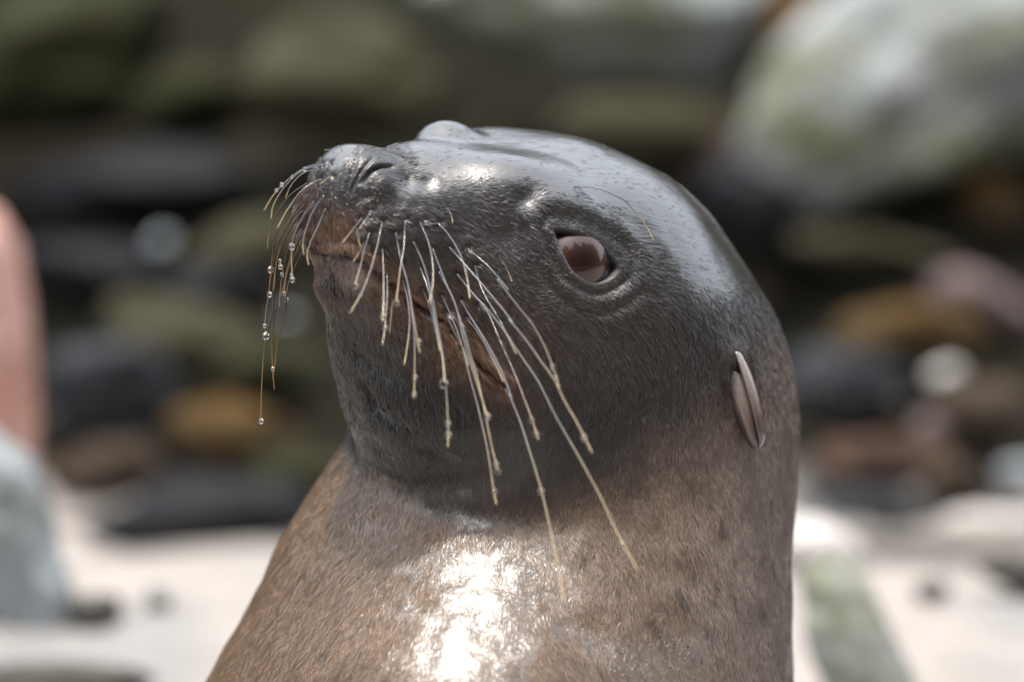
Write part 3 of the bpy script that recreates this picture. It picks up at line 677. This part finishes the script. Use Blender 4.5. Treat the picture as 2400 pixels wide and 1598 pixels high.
# ---- ears: a small rolled leaf ----
def ear_mesh():
    """rolled leaf along +Z, open towards the viewer's side"""
    L_ = 236.0; nt, nf = 40, 56; vo = []; al = []
    for layer in (0, 1):
        for i in range(nt):
            t = i/(nt-1)
            w = 40*math.sin(math.pi*(0.12+0.70*t))**0.62*(1-0.12*t)*math.sqrt(max(0.0, 1-max(0.0, (t-0.86)/0.14)**2)); w = max(w, 1.5)
            for j in range(nf):
                f = j/(nf-1); ph = math.radians(70-400*f); th = (13-9*f)*(1-0.35*t)
                r = w*(1-0.50*f)-(th if layer else 0); r = max(r, 0.6)
                vo.append((r*math.cos(ph)*(1.06-0.1*t), 0.85*r*math.sin(ph), t*L_+58*f*(1-t))); al.append(t)
    fc = []; n1 = nt*nf
    for i in range(nt-1):
        for j in range(nf-1):
            q = [i*nf+j, i*nf+j+1, (i+1)*nf+j+1, (i+1)*nf+j]; fc.append(q); fc.append([n1+k_ for k_ in q[::-1]])
        for j in (0, nf-1):
            q = [i*nf+j, (i+1)*nf+j, n1+(i+1)*nf+j, n1+i*nf+j]; fc.append(q if j == 0 else q[::-1])
    for j in range(nf-1):
        for i in (0, nt-1):
            q = [i*nf+j, i*nf+j+1, n1+i*nf+j+1, n1+i*nf+j]; fc.append(q[::-1] if i == 0 else q)
    return np.array(vo), fc, np.array(al)
def mat_ear():
    t = NT('ear_skin'); a_ = t.attr('along').outputs['Fac']; n_ = t.noise(420, 4, 0.6, t.n('TexCoord').outputs['Object'])
    c = t.ramp(a_, [(0.0, (0.38, 0.35, 0.33)), (0.4, (0.30, 0.25, 0.22)), (0.72, (0.11, 0.07, 0.048)), (0.86, (0.05, 0.05, 0.052)), (1.0, (0.035, 0.036, 0.04))])  # paled top stop carries the wet highlight; dark tip is skin colour
    t.p(Base_Color=t.mix(t.math('MULTIPLY', n_, 0.5), c, (0.03, 0.02, 0.015)), Roughness=0.35, Coat_Weight=1.0, Coat_Roughness=0.12, Coat_IOR=1.7, Normal=t.bump(n_, 0.5, 0.001)); return t.m
ev, ef, ea = ear_mesh()
p0, n0 = hit(1728, 822); p1, n1_ = hit(1768, 1035)
A0 = p0-n0*18; A1 = p1+np.array((0, -46, 0)); ez = nrm(A1-A0)
ey_ = nrm(np.array((0, -1.0, 0))-ez*(-ez[1])); ex_ = np.cross(ey_, ez)   # ex_ across the picture, ey_ towards the viewer
EM = np.stack([ex_, ey_, ez])
ear_mat = mat_ear()
def add_ear(P, flip):
    o = mesh_obj('ear', W(P), [f[::-1] for f in ef] if flip else ef, ear_mat, lion)
    at_ = o.data.attributes.new('along', 'FLOAT', 'POINT'); at_.data.foreach_set('value', ea.astype(np.float32)); return o
EP = ev @ EM + A0+ey_*4
add_ear(EP, False)
Hh = to_head(EP); Hh[:, 1] *= -1; add_ear(from_head(Hh), True)

# ---- whiskers ----
WM = [mat_whisker(), mat_whisker_dark('brown_whisker', (0.05, 0.030, 0.019), (0.34, 0.22, 0.085)), mat_whisker_dark('golden_whisker', (0.05, 0.04, 0.035), (0.62, 0.47, 0.24)), mat_plain('black_whisker', (0.012, 0.012, 0.013), 0.35)]
PATHS = []
def tube(P, r0, r1, sides=6):
    n = len(P); T_ = np.gradient(P, axis=0); T_ /= np.linalg.norm(T_, axis=1, keepdims=True)
    a_ = np.cross(T_, np.array((0.3, 0.9, 0.2))); a_ /= np.linalg.norm(a_, axis=1, keepdims=True); b_ = np.cross(T_, a_)
    s_ = np.linspace(0, 1, n); r = r0+(r1-r0)*s_**1.4
    an = np.arange(sides)*2*math.pi/sides
    V_ = (P[:, None, :]+r[:, None, None]*(a_[:, None, :]*np.cos(an)[None, :, None]+b_[:, None, :]*np.sin(an)[None, :, None])).reshape(-1, 3)
    F = []
    for i in range(n-1):
        for j in range(sides):
            k_ = (j+1) % sides; F.append((i*sides+j, i*sides+k_, (i+1)*sides+k_, (i+1)*sides+j))
    F.append(tuple(range(sides))[::-1]); F.append(tuple((n-1)*sides+j for j in range(sides)))
    return V_, F, np.repeat(s_, sides)
for pts, r0, reach, tone_ in WH:
    n = max(14, int(8*len(pts))); c = crom(pts, n)
    p, nn = hit(*c[0])
    if p is None:
        for k_ in range(1, 8):
            p, nn = hit(c[0][0]+6*k_, c[0][1]+2*k_)
            if p is not None: break
    d0 = p[1] if p is not None else -300.0
    s_ = np.concatenate([[0], np.cumsum(np.hypot(*np.diff(c, axis=0).T))]); s_ /= s_[-1]
    dd = d0+4-reach*s_**0.9
    lim = np.array([1e9]+[(hit(*q)[0][1]-9 if hit(*q)[0] is not None else 1e9) for q in c[1:]])
    dd[1:] = np.minimum(dd[1:], lim[1:])
    for _ in range(6): dd[1:-1] = np.minimum(0.25*dd[:-2]+0.5*dd[1:-1]+0.25*dd[2:], lim[1:-1])
    P = np.array([px(q[0], q[1], d) for q, d in zip(c, dd)])
    PATHS.append((c, P, dd))
    v_, f_, al = tube(P, r0*(0.85 if tone_ == BROWN else 0.62), max(0.7, r0*0.42))
    o = mesh_obj('whisker', W(v_), f_, WM[tone_], lion)
    at_ = o.data.attributes.new('along', 'FLOAT', 'POINT'); at_.data.foreach_set('value', al.astype(np.float32))

NEAR_DROPS = [(R3((935, 600)), 6.5), (R3((945, 680)), 5.5), (R3((1027, 492)), 6.5), (R3((1190, 785)), 6.5), (R3((1167, 1040)), 5.5), (R3((1162, 1166)), 5.5),
 (R3((1372, 1090)), 8.5), (R3((1407, 1380)), 6.5), (R3((1412, 1462)), 7), (R3((1703, 1335)), 7.5), (R3((768, 443)), 4), (R3((727, 378)), 6),
 (R4((850, 893)), 5.5), (R4((883, 986)), 5.5), (R4((685, 1340)), 6), (R4((720, 1445)), 6), (R4((1110, 1472)), 6.5)]
TIP_DROPS = [(R4((762, 1925)), 7), (R4((1420, 2345)), 6), (R4((1350, 2190)), 4)]
LOW_DROPS = [((1163, 1088), 6), ((1166, 1104), 6), ((1161, 1150), 5.5)]
FAR_DROPS = [(R1((262, 1028)), 6.5), (R1((180, 562)), 4), (R1((142, 606)), 3.5), (R1((268, 510)), 3), (R1((358, 460)), 4), (R1((178, 1130)), 4), (R1((180, 1175)), 5), (R1((186, 1230)), 4.2), (R1((102, 1190)), 6.5),
 (R1((262, 1240)), 4), (R1((265, 1280)), 5.5), (R1((105, 1382)), 5.5), (R1((206, 1372)), 4), (R3((62, 728)), 7.5), (R3((62, 675)), 4), (R3((228, 475)), 4), (R3((38, 1365)), 5.5), (R3((122, 985)), 4)]
bmx = bmesh.new(); bmesh.ops.create_icosphere(bmx, subdivisions=3, radius=1.0)
for v in bmx.verts: v.co.z *= 1.12; v.co.z += 0.10*max(0, v.co.z)**2
dm = bpy.data.meshes.new('water_drop'); bmx.to_mesh(dm); bmx.free(); dm.polygons.foreach_set('use_smooth', np.ones(len(dm.polygons), bool)); dm.materials.append(mat_water())
def drops(lst, label, group):
    for q, r in lst:
        q = q[0] if isinstance(q, list) else q
        best = min(((np.hypot(*(c-np.array(q)).T).min(), i) for i, (c, P, dd) in enumerate(PATHS)))
        c, P, dd = PATHS[best[1]]
        cc = np.hypot(*(c-np.array(q)).T); j = int(cc.argmin())
        o = bpy.data.objects.new('water_drop', dm); COL.objects.link(o)
        o.location = W(px(c[j][0]*0.6+q[0]*0.4, c[j][1]*0.6+q[1]*0.4, dd[j])-np.array((0, 0, r*0.25))); o.scale = (r*S*1.12,)*3
        tag(o, label, 'water drop', group)
drops(NEAR_DROPS, 'clear round water drop clinging to a whisker over the cheek and jaw', 'water drops on the cheek whiskers')
drops(TIP_DROPS, 'clear water drop near the golden tip of a longest whisker', 'water drops on the longest whiskers')
drops(LOW_DROPS, 'clear water drop low on a whisker above the throat crease', 'water drops above the throat crease')
drops(FAR_DROPS, 'clear water drop on the drooping whisker bunch beyond the muzzle', 'water drops on the far whisker bunch')

# ================= beach and boulders =================
def ground_h(x, y):
    h = 0.235*sstep(0.15, 1.2, y)
    h = h+0.95*sstep(1.5, 2.9, y)+1.2*sstep(2.6, 4.4, y)+2.8*sstep(4.0, 8.0, y)
    h = h+2.5*sstep(-8.0, -12.0, y)                        # the far side of the cove, behind the camera
    return h
gx = np.concatenate([-np.geomspace(3, 220, 22)[::-1], np.linspace(-2.8, 2.8, 113), np.geomspace(3, 220, 22)])
gy = np.concatenate([-np.geomspace(3, 220, 26)[::-1], np.linspace(-2.9, 5.0, 159), np.geomspace(5.1, 220, 22)])
GX, GY = np.meshgrid(gx, gy, indexing='ij')
P3 = np.stack([GX, GY, np.zeros_like(GX)], -1)
rough_ = sstep(1.4, 2.0, GY)
GZ = ground_h(GX, GY)+(vnoise(P3, 0.35, 41)-0.5)*(0.02+0.30*rough_)+(vnoise(P3, 0.11, 42)-0.5)*(0.014+0.10*rough_)+(vnoise(P3, 1.7, 43)-0.5)*0.5*rough_
GZ = GZ*np.where((np.hypot(GX-0.05, GY-0.2) < 0.6), 0.6, 1.0)-0.004
ni, nj = GX.shape; idx = np.arange(ni*nj).reshape(ni, nj)
gf = np.stack([idx[:-1, :-1], idx[1:, :-1], idx[1:, 1:], idx[:-1, 1:]], -1).reshape(-1, 4)
g = mesh_obj('ground', np.stack([GX, GY, GZ], -1).reshape(-1, 3), gf, mat_ground()); g['kind'] = 'structure'

ico = bmesh.new(); bmesh.ops.create_icosphere(ico, subdivisions=5, radius=1.0)
IV = np.array([v.co[:] for v in ico.verts]); IF = np.array([[v.index for v in f.verts] for f in ico.faces]); ico.free()
ico = bmesh.new(); bmesh.ops.create_icosphere(ico, subdivisions=3, radius=1.0)
IV3 = np.array([v.co[:] for v in ico.verts]); IF3 = np.array([[v.index for v in f.verts] for f in ico.faces]); ico.free()
def boulder(name, c, r, rot, mat, label, cat='rock', group=None, seed=0, depth_r=None, cuts=7, world=None):
    """c: picture point (x, y, metres behind the head); r: picture radii"""
    rg = np.random.default_rng(seed+100)
    sml = max(r) < 60; V_ = (IV3 if sml else IV).copy(); F_ = IF3 if sml else IF
    for _ in range(cuts):                                  # broken faces
        n_ = nrm(rg.normal(size=3)); d_ = rg.uniform(0.62, 0.9)
        e = V_ @ n_-d_; V_ -= np.where(e > 0, e*0.86, 0)[:, None]*n_
    rr = 1+(vnoise(V_, 0.8, seed)-0.5)*0.35+(vnoise(V_, 0.33, seed+1)-0.5)*0.16+(vnoise(V_, 0.12, seed+2)-0.5)*0.06
    V_ = V_*rr[:, None]
    V_ = V_/np.abs(V_).max(0)
    k_ = 1+c[2]/3.0
    rad = np.array((r[0], depth_r or (r[0]+r[1])/2, r[1]))*S*k_
    V_ = V_*rad
    a_ = math.radians(rot); ca, sa = math.cos(a_), math.sin(a_)
    V_ = np.stack([V_[:, 0]*ca-V_[:, 2]*sa, V_[:, 1], V_[:, 0]*sa+V_[:, 2]*ca], 1)
    o = mesh_obj(name, V_, F_, mat)
    o.location = ((c[0]-1200)*S*k_, c[2], Z0+(799-c[1])*S*k_)
    return tag(o, label, cat, group)
OLIVE, OLIVE2 = (0.05, 0.05, 0.026), (0.035, 0.034, 0.02)
mossy = mat_rock('mossy_rock', (0.028, 0.026, 0.016), (0.008, 0.008, 0.005), (0.022, 0.023, 0.009), 0.3)
mossy2 = mat_rock('mossy_tan_rock', (0.085, 0.078, 0.053), (0.034, 0.032, 0.020), (0.042, 0.040, 0.022), 0.22)
pale = mat_rock('pale_grey_rock', (0.39, 0.415, 0.42), (0.17, 0.19, 0.193), (0.10, 0.11, 0.065), 0.08)
pale2 = mat_rock('pale_blue_rock', (0.40, 0.43, 0.46), (0.28, 0.32, 0.34), (0.10, 0.12, 0.11), 0.0)
ochre = mat_rock('ochre_rock', (0.062, 0.044, 0.021), (0.03, 0.022, 0.013), (0.075, 0.042, 0.012), 0.1)
brown = mat_rock('brown_rock', (0.06, 0.042, 0.028), (0.03, 0.023, 0.017))
redbrown = mat_rock('red_brown_rock', (0.08, 0.045, 0.031), (0.036, 0.027, 0.021))
slate = mat_rock('slate_rock', (0.034, 0.036, 0.042), (0.014, 0.015, 0.019), rough=0.5)
black = mat_rock('black_rock', (0.010, 0.011, 0.015), (0.006, 0.0065, 0.008), rough=0.45)
pink = mat_rock('pink_rock', (0.50, 0.33, 0.30), (0.44, 0.235, 0.19), rough=0.7)
mauve = mat_rock('mauve_rock', (0.20, 0.15, 0.15), (0.11, 0.09, 0.09))
white = mat_rock('white_rock', (0.66, 0.63, 0.60), (0.5, 0.49, 0.47))
greenish = mat_rock('green_grey_rock', (0.33, 0.345, 0.34), (0.22, 0.235, 0.21), (0.20, 0.21, 0.16), 0.0)
dkgrey = mat_rock('dark_grey_rock', (0.10, 0.098, 0.09), (0.06, 0.058, 0.05))
B = [
 ('boulder', (150, 130, 2.6), (290, 190), 8, mossy, 'dark mossy boulder filling the corner above the pink rock', 1),
 ('boulder', (520, 40, 3.0), (260, 150), -6, mossy, 'dark mossy boulder high on the bank between two mossy ones', 2),
 ('boulder', (800, 190, 2.2), (270, 165), -10, mossy2, 'olive mossy boulder behind the muzzle, next to the pale cracked boulder', 3),
 ('boulder', (430, 250, 2.5), (170, 100), 12, mossy, 'low dark mossy rock wedged between the mossy boulders', 4),
 ('boulder', (1400, 25, 1.9), (430, 215), -6, pale, 'broad pale grey boulder lying above the crown of the head', 5),
 ('rock', (1850, 90, 2.6), (150, 110), 35, ochre, 'ochre stained rock in the cleft between the two pale boulders', 6),
 ('boulder', (2200, 185, 1.9), (540, 310), 35, pale, 'large pale grey boulder leaning down behind the neck', 7),
 ('rock', (1510, 310, 2.5), (230, 85), -4, mossy2, 'olive brown rock tucked under the broad pale boulder', 8),
 ('rock', (1690, 370, 2.6), (90, 90), 0, redbrown, 'small red brown rock at the foot of the cleft', 9),
 ('rock', (2340, 470, 1.7), (110, 95), -20, ochre, 'ochre rock propped against the large pale boulder', 10),
 ('rock', (2020, 585, 2.2), (230, 50), -6, mossy2, 'olive slab under the tip of the large pale boulder', 11),
 ('rock', (2130, 790, 1.9), (190, 85), 6, ochre, 'orange ochre rock behind the ear with a pale pebble on it', 12),
 ('rock', (2300, 705, 1.8), (140, 62), -22, mauve, 'mauve grey rock slanting above the orange ochre rock', 13),
 ('pebble', (2218, 882, 1.6), (46, 34), 0, white, 'pale pebble on the orange ochre rock', 14),
 ('pebble', (2104, 948, 1.6), (40, 36), 0, dkgrey, 'dull grey pebble below the orange ochre rock', 15),
 ('pebble', (2186, 1003, 1.6), (44, 40), 30, mauve, 'mauve pebble beside the dull grey pebble', 16),
 ('rock', (2300, 975, 1.9), (130, 90), 0, brown, 'brown rock beside the mauve pebble', 17),
 ('rock', (2070, 1085, 1.8), (160, 75), 4, redbrown, 'red brown rock low behind the neck above the white stones', 18),
 ('rock', (2245, 1135, 1.8), (90, 70), 0, brown, 'small brown rock at the edge of the white stones', 19),
 ('rock', (2060, 1185, 1.6), (170, 52), -4, slate, 'long dark slate rock bordering the white stones behind the neck', 20),
 ('rock', (2390, 1115, 1.6), (55, 45), 0, pale2, 'pale blue grey stone next to the small brown rock', 21),
 ('rock', (1905, 1290, 1.1), (130, 75), -14, white, 'white stone half hidden by the neck', 22),
 ('rock', (2005, 1530, 0.8), (105, 250), 24, greenish, 'green grey streaked stone on the sand beside the neck', 23),
 ('rock', (2385, 1345, 1.1), (110, 45), -18, dkgrey, 'dark grey flat stone on the pale sand', 24),
 ('pebble', (2185, 1382, 1.0), (46, 26), 0, dkgrey, 'small grey pebble alone on the pale sand', 25),
 ('rock', (2330, 1235, 1.4), (150, 42), -6, white, 'low white stone above the dark grey flat stone', 26),
 ('rock', (-8, 860, 1.25), (98, 440), 3, pink, 'smooth tall pink rock standing over the pale blue stone', 27),
 ('rock', (5, 1260, 1.0), (165, 330), 34, pale2, 'pale blue grey leaning stone with dark stains', 28),
 ('rock', (215, 1435, 0.85), (70, 50), 0, dkgrey, 'small dark stone at the foot of the pale blue stone', 29),
 ('rock', (130, 1605, 0.55), (260, 75), 2, dkgrey, 'dark rounded stone lying low on the sand', 30),
 ('rock', (480, 1215, 1.7), (290, 95), 4, black, 'long black rock at the back edge of the pale sand', 31),
 ('rock', (570, 1030, 1.8), (190, 95), -8, ochre, 'orange brown rock behind the whisker tips', 32),
 ('rock', (250, 910, 1.9), (180, 130), 10, slate, 'dark slate rock with a pale pebble on top', 33),
 ('pebble', (325, 918, 1.5), (34, 30), 0, pale2, 'pale pebble on the dark slate rock', 34),
 ('pebble', (150, 985, 1.5), (52, 40), 0, dkgrey, 'dull stone against the dark slate rock', 35),
 ('rock', (430, 800, 2.0), (210, 100), -14, mossy2, 'olive grey rock behind the drooping whiskers', 36),
 ('rock', (640, 870, 2.1), (150, 90), 0, mossy, 'dark mossy rock under the chin', 37),
 ('pebble', (381, 571, 1.8), (32, 28), 0, pale2, 'bright pebble alone among the dark mossy rocks', 38),
 ('rock', (590, 590, 2.2), (170, 105), 16, mossy2, 'olive brown rock in front of the muzzle', 39),
 ('pebble', (674, 746, 1.8), (24, 17), 0, pale2, 'tiny pale pebble near the chin', 40),
 ('rock', (230, 640, 1.9), (190, 100), -8, black, 'black rock right beside the tall pink rock', 41),
 ('rock', (690, 1120, 1.7), (150, 75), -6, mossy, 'low olive rock against the black rock by the chest', 42),
 ('rock', (240, 1100, 1.8), (150, 80), 14, brown, 'brown rock between slate rock and black rock', 43),
 ('pebble', (370, 1400, 0.9), (34, 40), 0, greenish, 'faint grey pebble in the pale sand near the chest', 44),
 ('rock', (1960, 900, 2.2), (170, 110), 0, slate, 'dark slate rock behind the ear', 45),
 ('boulder', (330, 440, 2.4), (330, 110), 0, black, 'boulder coloured black for the shadow gap above the bright pebble', 46),  # black colour carries the shadow gap between the mossy boulders
 ('rock', (1770, 500, 2.1), (190, 100), -34, black, 'added black shape for the shaded gap under the large pale boulder', 48),  # black body added where only shadow lies beside the neck
 ('rock', (480, 690, 2.0), (190, 80), 8, black, 'black rock behind the drooping whiskers, under the bright pebble', 49),
 ('rock', (1900, 720, 2.6), (200, 110), 10, brown, 'dark brown rock under the olive slab', 47),
]
def settle(c, r):
    """the distance at which a rock seen there rests on the beach or in the bank"""
    ys = np.linspace(0.35, 4.5, 416); z = Z0+(799-c[1])*S*(1+ys/3); g_ = ground_h(0*ys, ys)
    k_ = np.argmax(g_ >= z-0.55*r[1]*S*(1+ys/3)); return float(ys[k_]) if g_[k_] >= z[k_]-0.55*r[1]*S*(1+ys[k_]/3) else c[2]
for name, c, r, rot, m_, lab, sd_ in B:
    if m_ is not pink: c = (c[0], c[1], min(max(settle(c, r), c[2]-0.5), c[2]+0.9))
    boulder(name, c, r, rot, m_, lab, seed=sd_*7, group=('boulders on the bank' if name == 'boulder' else 'pebbles' if name == 'pebble' else 'rocks on the beach'), depth_r=min(r)*1.1)
# added unseen shapes behind the camera: dark skyline for the eye, less front sky
added_stacks = [(math.radians(az_), rad_, rw_, hw_) for az_, rad_, rw_, hw_ in ((-48, 8.5, 2.1, 4.6), (-30, 9.5, 1.8, 6.2), (-13, 9.0, 1.9, 4.8), (4, 9.5, 2.0, 7.4), (20, 9.0, 1.9, 5.6), (36, 8.5, 1.8, 8.6), (50, 8.8, 1.9, 6.4), (65, 8.6, 2.0, 8.0), (81, 8.8, 2.1, 6.4))]
for k_, (az_, rad_, rw, hw) in enumerate(added_stacks):
    xw, yw = rad_*math.sin(az_), -rad_*math.cos(az_)
    rg = np.random.default_rng(500+k_); V_ = IV.copy()
    V_ = V_*(1+(vnoise(V_, 0.7, 60+k_)-0.5)*0.5+(vnoise(V_, 0.25, 80+k_)-0.5)*0.2)[:, None]
    o = mesh_obj('boulder', V_*np.array((rw, rw*0.8, hw)), IF, brown if k_ % 2 else mossy2); o.location = (xw, yw, 0.2*hw); o.rotation_euler = (0, 0, az_)
    tag(o, 'added tall shape behind the camera, a stand-in for the skyline reflected in the eye', 'rock', 'added shapes behind the camera')
